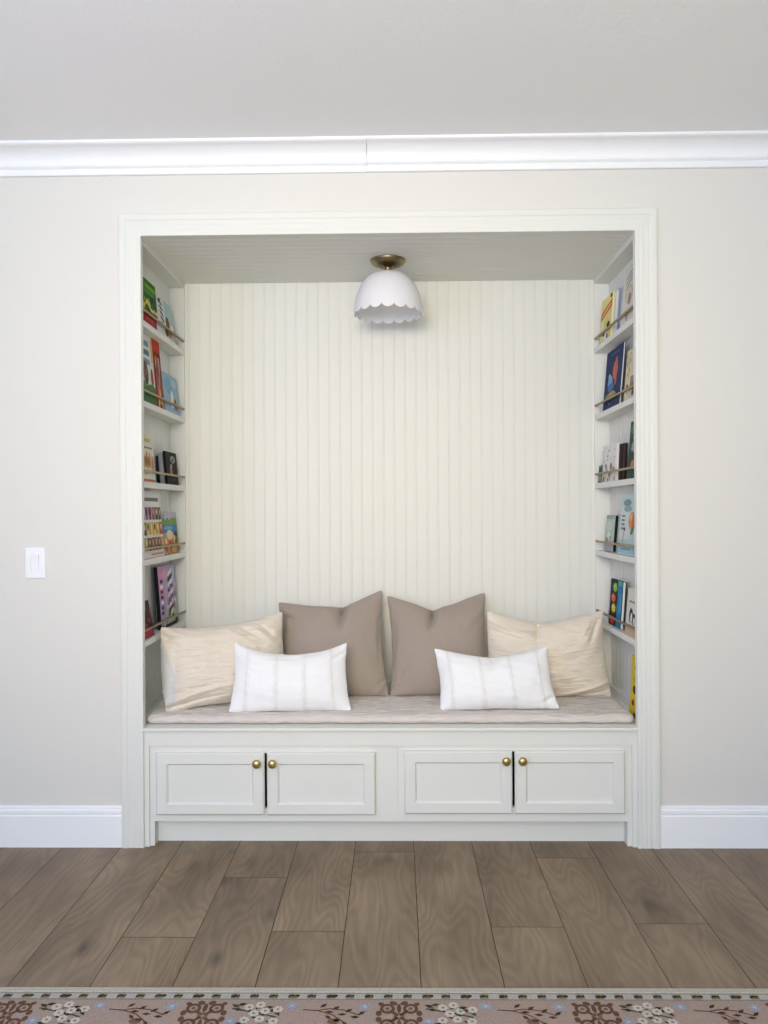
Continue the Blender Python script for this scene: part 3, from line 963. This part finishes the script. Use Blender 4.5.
# ------------------------------------------------------------------ seat cushion
def seat_cushion():
    x0, x1, y0, y1 = -0.994, 0.930, 0.026, 0.600
    zb, H = BENCH + 0.0008, 0.035
    NXc, NYc = 220, 60
    V, Fs = [], []
    r = 0.034

    def pt(u, v, top):
        # rounded-rectangle footprint
        x = x0 + (x1 - x0) * u
        y = y0 + (y1 - y0) * v
        dx = min(x - x0, x1 - x)
        dy = min(y - y0, y1 - y)
        if dx < r and dy < r:
            cx = x0 + r if x < (x0 + x1) / 2 else x1 - r
            cy = y0 + r if y < (y0 + y1) / 2 else y1 - r
            vx, vy = (x - cx) / r, (y - cy) / r
            m, l = max(abs(vx), abs(vy)), sqrt(vx * vx + vy * vy) + 1e-9
            x, y = cx + vx / l * m * r, cy + vy / l * m * r
            e = (1 - m) * r
        else:
            e = min(dx, dy)
        k = min(1.0, e / 0.024)
        prof = sqrt(max(0.0, 1 - (1 - k) ** 2))
        nz = mnoise.noise(Vector((x * 7, y * 9, 1.3)))
        n2 = mnoise.noise(Vector((x * 26, y * 60, 4.1)))
        n3 = mnoise.noise(Vector((x * 16, 0.0, 7.7)))
        if top:
            z = zb + H * 0.5 + (H * 0.5 + 0.004 * nz + 0.0050 * n2) * prof
            y -= 0.006 * n3 * (1 - v) ** 6
        else:
            z = zb + H * 0.5 - (H * 0.5 - 0.010 * max(0, mnoise.noise(Vector((x * 17, 2.0, 0)))) * (1 - k)) * prof
            y -= 0.006 * n3 * (1 - v) ** 6
        return (x, y, z)

    def par(i, n):           # denser rows near the rims
        t = i / n
        return 0.5 - 0.5 * cos(pi * t) if n < 100 else (t if 0.03 < t < 0.97 else t)
    us = [0, .0008, .002, .004, .007, .011, .016] + [0.02 + 0.96 * i / NXc for i in range(NXc + 1)] + [.984, .989, .993, .996, .998, .9992, 1]
    vs = [0, .0025, .006, .012, .02, .03, .042] + [0.055 + 0.89 * i / NYc for i in range(NYc + 1)] + [.958, .97, .98, .99, .996, 1]
    nu, nv = len(us), len(vs)
    for top in (True, False):
        b = len(V)
        for v in vs:
            for u in us:
                V.append(pt(u, v, top))
        for j in range(nv - 1):
            for i in range(nu - 1):
                q = (b + j * nu + i, b + j * nu + i + 1, b + (j + 1) * nu + i + 1, b + (j + 1) * nu + i)
                Fs.append(q if top else q[::-1])
    mb = MB()
    mb.faces_idx(V, Fs, 0, smooth=True)
    o = mb.build('seat_cushion', M_seat, recalc=False)
    bm = bmesh.new()
    bm.from_mesh(o.data)
    bmesh.ops.remove_doubles(bm, verts=bm.verts[:], dist=0.0002)
    bm.to_mesh(o.data)
    bm.free()
    return tag(o, 'long oatmeal crinkled seat cushion lying along the whole bench', 'cushion')


seat_cushion()


# ------------------------------------------------------------------ pillows
def pillow(label, cat, base, yaw, lean, TL, TR, BR, BL, tf, tb, sag, m, seed=1, N=84, wrinkle=0.004, chop=None, stripes=None, folds=None, back=None, ripple=0.0):
    """corners in the pillow's own leaning plane (x, up); sag = (top, right, bottom, left) inward bow of the seams"""
    root = empty('throw_pillow', base, (-radians(lean), 0, radians(yaw)))
    TLv, TRv, BRv, BLv = (Vector(p) for p in (TL, TR, BR, BL))

    def edge(a, b, t, bow, seed_):
        p = a.lerp(b, t)
        d = (b - a).normalized()
        n = Vector((-d.y, d.x))
        w = (1 - abs(2 * t - 1) ** 2.2)
        p = p + n * bow * w
        p = p + n * 0.004 * mnoise.noise(Vector((t * 5, seed_, seed * 3.1))) * (4 * t * (1 - t))
        return p

    def outline(u, v):
        # Coons patch; u to the right, v up, both 0..1
        b = edge(BLv, BRv, u, sag[2], 1)
        t = edge(TLv, TRv, u, -sag[0], 2)
        if chop:
            k = (1 - u) / (1 - chop[0]) if u > chop[0] else u / chop[0]
            t = t + Vector((0, -chop[1] * k ** 1.25))
        l = edge(BLv, TLv, v, -sag[3], 3)
        r = edge(BRv, TRv, v, sag[1], 4)
        c = (1 - v) * b + v * t + (1 - u) * l + u * r - ((1 - u) * (1 - v) * BLv + u * (1 - v) * BRv + (1 - u) * v * TLv + u * v * TRv)
        return c

    def rounded(u, v, r=0.10):
        a, b = 2 * u - 1, 2 * v - 1
        ax, bx = abs(a) - (1 - r), abs(b) - (1 - r)
        if ax > 0 and bx > 0:
            m_, l = max(ax, bx), sqrt(ax * ax + bx * bx)
            k = 0.5 + 0.5 * m_ / l                   # half way to a round corner
            a = math.copysign(1 - r + ax * k, a)
            b = math.copysign(1 - r + bx * k, b)
        return (a + 1) / 2, (b + 1) / 2

    def puff(u, v):
        a, b = abs(2 * u - 1), abs(2 * v - 1)
        return ((1 - a ** 2.6) * (1 - b ** 2.6)) ** 0.62

    V, Fs = [], []
    ts = [0.5 - 0.5 * cos(pi * i / N) for i in range(N + 1)]
    ts = [0.5 * t + 0.5 * i / N for i, t in enumerate(ts)]
    for side in (0, 1):
        b0 = len(V)
        for v in ts:
            for u in ts:
                c = outline(*rounded(u, v))
                f = puff(u, v)
                n1 = mnoise.noise(Vector((u * 4.0, v * 4.0, seed * 7.3 + side * 3)))
                n2 = mnoise.noise(Vector((u * 11.0, v * 9.0, seed * 2.3 + side * 5)))
                n3 = mnoise.noise(Vector((u * 6.0, v * 40.0, seed * 4.7)))
                T = (tf, tb)[side]
                d = T * f
                if side == 0:
                    d += wrinkle * (1.6 * n1 + 0.8 * n2) * min(1, f * 1.8)
                    if ripple:                       # crinkled gauze
                        d += ripple * (n3 + 0.7 * mnoise.noise(Vector((u * 14, v * 75, seed * 1.7)))) * min(1, f * 1.8)
                    if chop:                         # crease running down from the dented top
                        cu = chop[0] + chop[3] * (1 - v)
                        d -= 2.4 * chop[4] * exp(-abs(u - cu) / 0.030) * max(0, (v - 0.66) / 0.34) * min(1, f * 3)
                        d += 0.6 * chop[4] * exp(-((u - cu - 0.07) / 0.05) ** 2) * max(0, (v - 0.62) / 0.38) * min(1, f * 3)
                    for (fu, fv, ang, L, wd, am) in (folds or []):
                        du, dv = u - fu, v - fv
                        al = du * cos(ang) + dv * sin(ang)
                        ac = -du * sin(ang) + dv * cos(ang)
                        d += am * exp(-(ac / wd) ** 2) * exp(-(al / L) ** 2)
                    for su in (stripes or []):
                        k = exp(-((u - su) / 0.016) ** 2)
                        d += 0.0042 * k * (0.75 + 0.6 * mnoise.noise(Vector((su * 50, v * 70, seed)))) * min(1, f * 3)
                        for e in (-.032, .032):
                            d += 0.0016 * exp(-((u - su - e) / 0.006) ** 2) * (0.6 + 0.8 * mnoise.noise(Vector((su * 31, v * 110, e * 90)))) * min(1, f * 3)
                if side == 1 and back:               # the lining bellies out past the left seam
                    c = c + Vector((-0.034 * sin(pi * min(1, u / 0.16)) * min(1, 6 * v * (1 - v)), 0))
                y = -d if side == 0 else d
                V.append((c.x, y, c.y))
        n = N + 1
        for j in range(N):
            for i in range(N):
                q = (b0 + j * n + i, b0 + j * n + i + 1, b0 + (j + 1) * n + i + 1, b0 + (j + 1) * n + i)
                Fs.append(q if side == 0 else q[::-1])
    mats = [m, back or m]
    if back:                                             # pale lining wraps round the left side
        n = N + 1
        nl = sum(1 for t in ts if t < 0.075)

        def lim(row):
            return int(nl * max(0.0, min(1.0, 2.4 * (0.90 - ts[row]))) * min(1.0, 0.35 + 6 * ts[row]))
        keep, side_f = [], []
        for q, f in enumerate(Fs):
            (side_f if q < N * N and q % N < lim(q // N) else keep).append(f)
        mb = MB()
        used = sorted({i for f in side_f for i in f})
        ix = {v_: k for k, v_ in enumerate(used)}
        mb.faces_idx([V[i] for i in used], [tuple(ix[i] for i in f) for f in side_f], 0, smooth=True)
        sp = mb.build('side_panel', back, root, recalc=False)
        sp['label'] = 'pale grey side panel'
    for side, nm in ((0, 'front_panel'), (1, 'back_panel')):
        mb = MB()
        half = len(V) // 2
        hf = len(Fs) // 2
        mb.faces_idx(V[side * half:(side + 1) * half], [tuple(i - side * half for i in f) for q, f in enumerate(Fs[side * hf:(side + 1) * hf]) if not (back and side == 0 and q % N < lim(q // N))], 0, (0.905, 0.905, 0.92, 1), smooth=True)
        if stripes and side == 0:                    # tufted stripes coloured greyer, standing in for the tufts' own shadows
            for q in range(N * N):
                uu = 0.5 * (ts[q % N] + ts[q % N + 1])
                vv = ts[q // N]
                e = min(abs(uu - su) for su in stripes)
                if e < 0.020 + 0.006 * mnoise.noise(Vector((uu * 90, vv * 60, seed))):
                    g_ = 0.85 + 0.09 * mnoise.noise(Vector((uu * 160, vv * 90, 2.0)))
                    mb.c[q] = (g_, g_ * .99, g_ * .98, 1)
        o = mb.build(nm, mats[side], root, ink=bool(stripes), recalc=False)
        if back and side == 1:
            o['label'] = 'pale grey back panel'
    tag(root, label, 'pillow', 'throw pillows on the seat cushion')
    return root


ZS = 0.5015
pillow('taupe linen pillow standing left of centre, left half behind a white pillow', 'pillow', (-.29, .345, ZS), 0, 25,
       (-.252, .425), (.226, .484), (.256, -.002), (-.198, .0), .085, .07, (.020, .016, .002, .010), M_taupe, 1, N=110, wrinkle=.004,
       chop=(.62, .045, .10, -.10, .030), folds=[(.06, .82, -.35, .09, .022, -.014), (.05, .90, -.3, .10, .025, .010), (.93, .05, .9, .06, .02, .012), (.95, .12, .6, .06, .018, -.010),
                                                 (.03, .7, 1.4, .2, .02, -.006), (.97, .55, 1.5, .2, .02, -.006), (.6, .5, .5, .3, .06, .004)])
pillow('mauve-taupe linen pillow standing right of centre with a deep dent in its top', 'pillow', (.18, .345, ZS), 0, 25,
       (-.226, .455), (.226, .468), (.215, -.001), (-.209, -.001), .085, .07, (.014, .010, .002, .016), M_taupe, 2, N=110, wrinkle=.004,
       chop=(.47, .066, .13, -.22, .034), folds=[(.06, .10, .9, .07, .02, .012), (.10, .17, 1.2, .07, .018, -.010), (.9, .75, .8, .15, .04, .008), (.66, .80, .55, .16, .03, .006), (.03, .5, 1.5, .2, .02, -.006)])
pillow('large cream crinkled pillow turned inward at the left end of the bench', 'pillow', (-.72, .18, ZS), 22, 14,
       (-.238, .338), (.276, .376), (.268, .003), (-.226, -.010), .088, .060, (.030, .004, .014, -.002), M_cream, 3, N=140, ripple=.0030, wrinkle=.007,
       folds=[(.05, .86, -.9, .10, .022, -.018), (.10, .93, -.7, .12, .028, .014), (.20, .15, .25, .25, .03, .016), (.16, .07, .15, .2, .018, -.014),
              (.62, .80, -.9, .18, .02, .009), (.70, .84, -.9, .18, .018, -.009), (.78, .82, -.95, .15, .018, .009), (.86, .80, -1.0, .15, .018, -.008), (.08, .45, 1.5, .3, .03, -.010)],
       back=M_creamback)
pillow('large cream crinkled pillow upright at the right end of the bench', 'pillow', (.66, .345, ZS), 0, 4,
       (-.268, .364), (.238, .366), (.264, -.004), (-.270, -.008), .095, .07, (.026, .014, .002, .004), M_cream, 4, N=140, ripple=.0030, wrinkle=.007,
       chop=(.44, .036, .14, -.14, .020),
       folds=[(.82, .12, .35, .22, .022, .018), (.84, .04, .25, .2, .018, -.018), (.90, .80, 1.2, .12, .025, -.014), (.83, .86, 1.1, .1, .022, .011), (.2, .86, -.2, .25, .025, .009), (.15, .78, -.15, .2, .02, -.007)])
pillow('white lumbar pillow with tufted stripes in front of the left cream pillow', 'pillow', (-.44, .088, ZS), 3, 20,
       (-.224, .281), (.240, .274), (.258, -.002), (-.234, -.001), .068, .024, (.052, .014, .002, .012), M_white, 5, N=150, wrinkle=.004,
       stripes=(.13, .385, .63, .865), folds=[(.08, .85, -.6, .08, .03, -.008), (.93, .82, .6, .1, .03, -.008), (.5, .9, .1, .2, .03, -.004)])
pillow('white lumbar pillow with tufted stripes in front of the right cream pillow', 'pillow', (.43, .104, ZS), -2, 20,
       (-.280, .246), (.187, .256), (.220, .006), (-.258, -.003), .070, .040, (.022, .014, .002, .010), M_white, 6, N=150, wrinkle=.004,
       chop=(.52, .024, .10, -.12, .012), stripes=(.11, .375, .635, .885), folds=[(.93, .14, .8, .1, .03, -.010), (.08, .85, -.6, .08, .03, -.006)])


# ------------------------------------------------------------------ ceiling lamp
def lamp():
    L = empty('ceiling_lamp', (-0.029, 0.31, NZ - 0.0006))
    mb = MB()
    mb.lathe([(0.0, 0.0), (0.075, 0.0), (0.0755, -0.004), (0.073, -0.010), (0.064, -0.018), (0.050, -0.0235), (0.030, -0.0265), (0.0, -0.0275)], 64)
    mb.build('canopy', M_canopy, L, sharp=50)
    mb = MB()
    mb.lathe([(0.0, -0.020), (0.019, -0.0268), (0.0205, -0.030), (0.0155, -0.034), (0.0150, -0.042), (0.022, -0.047), (0.034, -0.0495), (0.0355, -0.054), (0.030, -0.056), (0.0, -0.056)], 48)
    for k in range(3):
        a = radians(90 + 120 * k + 30)
        mb.lathe([(0.0, -0.0495), (0.003, -0.0495), (0.003, -0.045), (0.0, -0.044)], 12, 0.027 * cos(a), 0.027 * sin(a))
    mb.build('stem', M_canopy, L, sharp=50)
    # scalloped dome
    seg, rows, n_s = 18 * 12, 26, 18
    R, ztop, zrim, amp = 0.1475, -0.054, -0.219, 0.0165
    V, Fs = [], []

    def rad(s):
        # s 0 at the crown .. 1 at the rim
        a = s * pi / 2
        return 0.028 + (R - 0.028) * sin(a) ** 0.86
    def zed(s):
        return ztop + (zrim - ztop) * (1 - cos(s * pi / 2) ** 1.18)
    for shell, th in ((0, 0.0), (1, 0.004)):
        for j in range(rows + 1):
            s = j / rows
            for k in range(seg):
                a = 2 * pi * k / seg
                sc = abs(sin(a * n_s / 2))
                low = -amp * (sc ** 0.6)
                w = max(0.0, (s - 0.72) / 0.28)
                z = zed(s) + low * w - (0.0 if shell == 0 else th * (1 - s))
                r = rad(s) - th + 0.0008 * w * sc
                V.append((r * cos(a), r * sin(a), z))
    nrow = rows + 1
    def idx(sh, j, k):
        return sh * nrow * seg + j * seg + (k % seg)
    for sh in (0, 1):
        for j in range(rows):
            for k in range(seg):
                q = (idx(sh, j, k), idx(sh, j, k + 1), idx(sh, j + 1, k + 1), idx(sh, j + 1, k))
                Fs.append(q if sh == 1 else q[::-1])
    for k in range(seg):
        Fs.append((idx(0, rows, k), idx(1, rows, k), idx(1, rows, k + 1), idx(0, rows, k + 1)))
        Fs.append((idx(0, 0, k), idx(0, 0, k + 1), idx(1, 0, k + 1), idx(1, 0, k)))
    mb = MB()
    mb.faces_idx(V, Fs, 0, smooth=True)
    mb.build('glass_shade', M_glass, L, sharp=60)
    tag(L, 'scalloped white milk glass ceiling lamp on a brass mount inside the nook', 'lamp')


lamp()


# ------------------------------------------------------------------ light switch
def switch():
    W = empty('light_switch', (-1.408, -0.0005, 1.1045))
    mb = MB()
    w, h = 0.0405, 0.0600
    rings = [(0.0, 0.0), (0.0, 0.003), (0.0035, 0.0060), (0.012, 0.0064)]
    V = []
    for ins, y in rings:
        V += [(-w + ins, -y, -h + ins), (w - ins, -y, -h + ins), (w - ins, -y, h - ins), (-w + ins, -y, h - ins)]
    V += [(-.0168, -.0064, -.0335), (.0168, -.0064, -.0335), (.0168, -.0064, .0335), (-.0168, -.0064, .0335)]
    V += [(-.0168, -.003, -.0335), (.0168, -.003, -.0335), (.0168, -.003, .0335), (-.0168, -.003, .0335)]
    Fs = [(r * 4 + i, r * 4 + (i + 1) % 4, (r + 1) * 4 + (i + 1) % 4, (r + 1) * 4 + i) for r in range(5) for i in range(4)]
    Fs.append((20, 21, 22, 23))
    mb.faces_idx(V, Fs, 0, smooth=False)
    for sz in (-1, 1):
        mb.lathe([(0, 0), (0.0025, 0), (0.002, 0.0009), (0, 0.001)], 12)
        n = 4 * 12
        for i in range(len(mb.v) - n, len(mb.v)):
            x, y, z = mb.v[i]
            mb.v[i] = (x, -0.0063 - z, y + sz * 0.047)
    mb.build('wall_plate', M_switch, W)
    rb = MB()
    rb.face([(-.0146, -.0040, -.032), (.0146, -.0040, -.032), (.0146, -.0058, 0), (-.0146, -.0058, 0)])
    rb.face([(-.0146, -.0058, 0), (.0146, -.0058, 0), (.0146, -.0095, .032), (-.0146, -.0095, .032)])
    rb.face([(-.0146, -.0095, .032), (.0146, -.0095, .032), (.0146, -.0031, .032), (-.0146, -.0031, .032)])
    rb.face([(-.0146, -.0040, -.032), (-.0146, -.0031, -.032), (.0146, -.0031, -.032), (.0146, -.0040, -.032)])
    for sx in (-1, 1):
        rb.face([(sx * .0146, -.0040, -.032), (sx * .0146, -.0058, 0), (sx * .0146, -.0095, .032), (sx * .0146, -.0031, .032), (sx * .0146, -.0031, -.032)])
    rb.build('rocker', M_switch, W)
    tag(W, 'white rocker light switch on the wall left of the nook', 'light switch')


switch()


# ------------------------------------------------------------------ rug
def rug():
    mb = MB()
    X0, X1, D = -1.75, 1.75, 1.5
    zt = 0.012
    cream, ground = C(198, 190, 174), C(164, 154, 138)
    field = C(178, 156, 142)
    # rounded bound edge at the front, then a flat body
    prof = [(0.0, 0.0), (0.0, 0.006), (0.002, 0.010), (0.006, zt), (0.022, zt), (0.024, zt - .002), (0.026, zt - .001)]
    for (v0, z0), (v1, z1) in zip(prof[:-1], prof[1:]):
        mb.face([(X0, -v0, z0), (X0, -v1, z1), (X1, -v1, z1), (X1, -v0, z0)], 0, cream)
    mb.face([(X0, -.026, zt - .001), (X0, -.056, zt - .001), (X1, -.056, zt - .001), (X1, -.026, zt - .001)], 0, ground)
    mb.face([(X0, -.056, zt - .001), (X0, -D, zt - .001), (X1, -D, zt - .001), (X1, -.056, zt - .001)], 0, field)
    mb.face([(X0, -D, zt - .001), (X0, -D, 0), (X1, -D, 0), (X1, -D, zt - .001)], 0, field)
    for x in (X0, X1):
        mb.face([(x, 0, 0), (x, 0, .006), (x, -.006, zt - .001), (x, -D, zt - .001), (x, -D, 0)], 0, cream)
    lv = [0]

    def patch(poly, col, lift=0.0):
        lv[0] += 1
        z = zt - .0006 + lift + (lv[0] % 7) * 0.00004
        mb.face([(x, -v, z) for x, v in poly if True], 0, col)
    rnd = random.Random(11)
    dark, olive = C(72, 64, 48), C(88, 88, 58)
    # dash border
    k = int((X0) / 0.0505)
    x = X0 + 0.02
    i = 0
    patch(rect(X0, X1, .0535, .0565), C(150, 138, 122))
    patch(rect(X0, X1, .0265, .0285), C(160, 148, 130))
    while x < X1 - 0.04:
        patch(rect(x - .014, x + .014, .031, .052), C(188, 183, 174))
        for dx in (.022, .036):
            patch(ellipse(x + dx, .041, .0092, .0062, 10, -.5), dark)
        patch(ellipse(x + .029, .046, .012, .003, 8, 0), C(130, 126, 96))
        x += 0.0508

    def ring(cx, cv, r0, r1, col, n=16, a0=0, a1=2 * pi):
        for q in range(n):
            b0, b1 = a0 + (a1 - a0) * q / n, a0 + (a1 - a0) * (q + 1) / n
            patch([(cx + r0 * cos(b0), cv + r0 * sin(b0)), (cx + r1 * cos(b0), cv + r1 * sin(b0)), (cx + r1 * cos(b1), cv + r1 * sin(b1)), (cx + r0 * cos(b1), cv + r0 * sin(b1))], col)

    brown, brown2 = C(112, 84, 64), C(134, 104, 82)

    def medallion(cx, cv):
        for sx in (-1, 1):
            for sv in (-1, 1):
                ring(cx + sx * .030, cv + sv * .030, .011, .020, brown)
                patch(ellipse(cx + sx * .030, cv + sv * .030, .006, .006, 10), brown2, .0003)
                patch(ellipse(cx + sx * .014, cv + sv * .052, .011, .008, 10, sx * sv * .5), brown)
                patch(ellipse(cx + sx * .052, cv + sv * .012, .008, .011, 10), brown)
                patch(ellipse(cx + sx * .046, cv + sv * .048, .009, .007, 10, .7 * sx * sv), brown)
                patch(ellipse(cx + sx * .013, cv + sv * .013, .016, .005, 10, sx * sv * .8), brown)
        ring(cx, cv, .006, .014, brown2)
        patch(ellipse(cx, cv - .032, .006, .018, 10), brown)
        patch(ellipse(cx, cv + .032, .006, .018, 10), brown)

    def flower(cx, cv, s=1.0):
        for q in range(7):
            a = q * 2 * pi / 7 + cx * 9
            patch(ellipse(cx + .0095 * s * cos(a), cv + .0095 * s * sin(a), .0075 * s, .006 * s, 9, a), C(212, 204, 190), .0004)
        patch(ellipse(cx, cv, .0048 * s, .0048 * s, 9), C(160, 130, 100), .0008)

    def leaf(cx, cv, a, L=.014, col=None):
        col = col or olive
        patch([(cx - L * cos(a), cv - L * sin(a)), (cx - .45 * L * sin(a), cv + .45 * L * cos(a)), (cx + L * cos(a), cv + L * sin(a)), (cx + .45 * L * sin(a), cv - .45 * L * cos(a))], col, .0002)

    def star(cx, cv):
        for q in range(8):
            a = q * pi / 4
            patch(ellipse(cx + .011 * cos(a), cv + .009 * sin(a), .008, .0038, 8, a), C(164, 170, 182), .0002)
        patch(ellipse(cx, cv, .005, .005, 8), C(196, 196, 198), .0005)

    def stem(pts, wd, col):
        for (a, b), (c, d) in zip(pts[:-1], pts[1:]):
            l = sqrt((c - a) ** 2 + (d - b) ** 2) + 1e-9
            nx, nv = -(d - b) / l * wd, (c - a) / l * wd
            patch([(a + nx, b + nv), (c + nx, d + nv), (c - nx, d - nv), (a - nx, b - nv)], col, .0001)

    P = 0.503
    for row in range(3):
        v0 = 0.122 + row * 0.30
        for kx in range(-4, 4):
            ox = kx * P + (0.25 if row % 2 else 0)
            if ox < X0 + .06 or ox + .44 > X1:
                continue
            medallion(ox, v0)
            fx = ox + .090
            stem([(fx - .02, v0 - .03), (fx + .02, v0 - .02), (fx + .06, v0 - .01), (fx + .10, v0 + .005)], .0025, olive)
            for (dx, dv, a) in ((-.012, -.040, .5), (.004, -.046, -.3), (-.004, -.026, .2), (.026, -.022, .9), (.050, -.036, -.8), (.075, -.034, -.2), (.085, -.022, .4), (.064, -.006, .2), (.10, -.012, 1.0),
                                (.045, .005, .3), (.02, .01, -.4), (.085, .022, .3), (.012, .03, .3), (.06, .035, -.4)):
                leaf(fx + dx, v0 + dv, a, .0135, C(*rnd.choice([(70, 68, 46), (86, 84, 52), (62, 58, 42)])))
            for (dx, dv) in ((.024, -.034), (.052, -.044), (.040, -.010), (.068, -.020), (.100, -.026), (.058, .012), (.020, .016), (.094, .020)):
                flower(fx + dx, v0 + dv, .82)
            star(ox + .225, v0 - .040)
            star(ox + .075, v0 + .020)
            bx = ox + .262
            stem([(bx - .008, v0 - .026), (bx + .03, v0 - .022), (bx + .06, v0 - .030), (bx + .10, v0 - .024), (bx + .14, v0 - .004)], .0020, C(120, 78, 62))
            stem([(bx + .03, v0 - .022), (bx + .07, v0 - .006), (bx + .10, v0 + .022)], .0018, C(120, 78, 62))
            for q in range(7):
                t = q / 6
                leaf(bx + .045 + .1 * t, v0 - .036 + .03 * t + (.014 if q % 2 else -.006), -.7 + .8 * (q % 2), .0125, C(*rnd.choice([(84, 64, 48), (72, 62, 44), (96, 72, 54)])))
            for q in range(4):
                leaf(bx + .06 + .022 * q, v0 + .004 + .012 * q, .8 - .9 * (q % 2), .012, C(92, 68, 52))
            star(ox + .415, v0 - .038)
            patch(ellipse(bx + .075, v0 + .02, .016, .012, 12), brown2)
    o = mb.build('rug', M_rug, loc=(0, -0.898, 0.0004), rot=(0, 0, radians(0.2)), ink=True, recalc=False)
    return tag(o, 'woven rug in dusty pink with brown, white and blue floral motifs on the plank floor', 'rug')


rug()
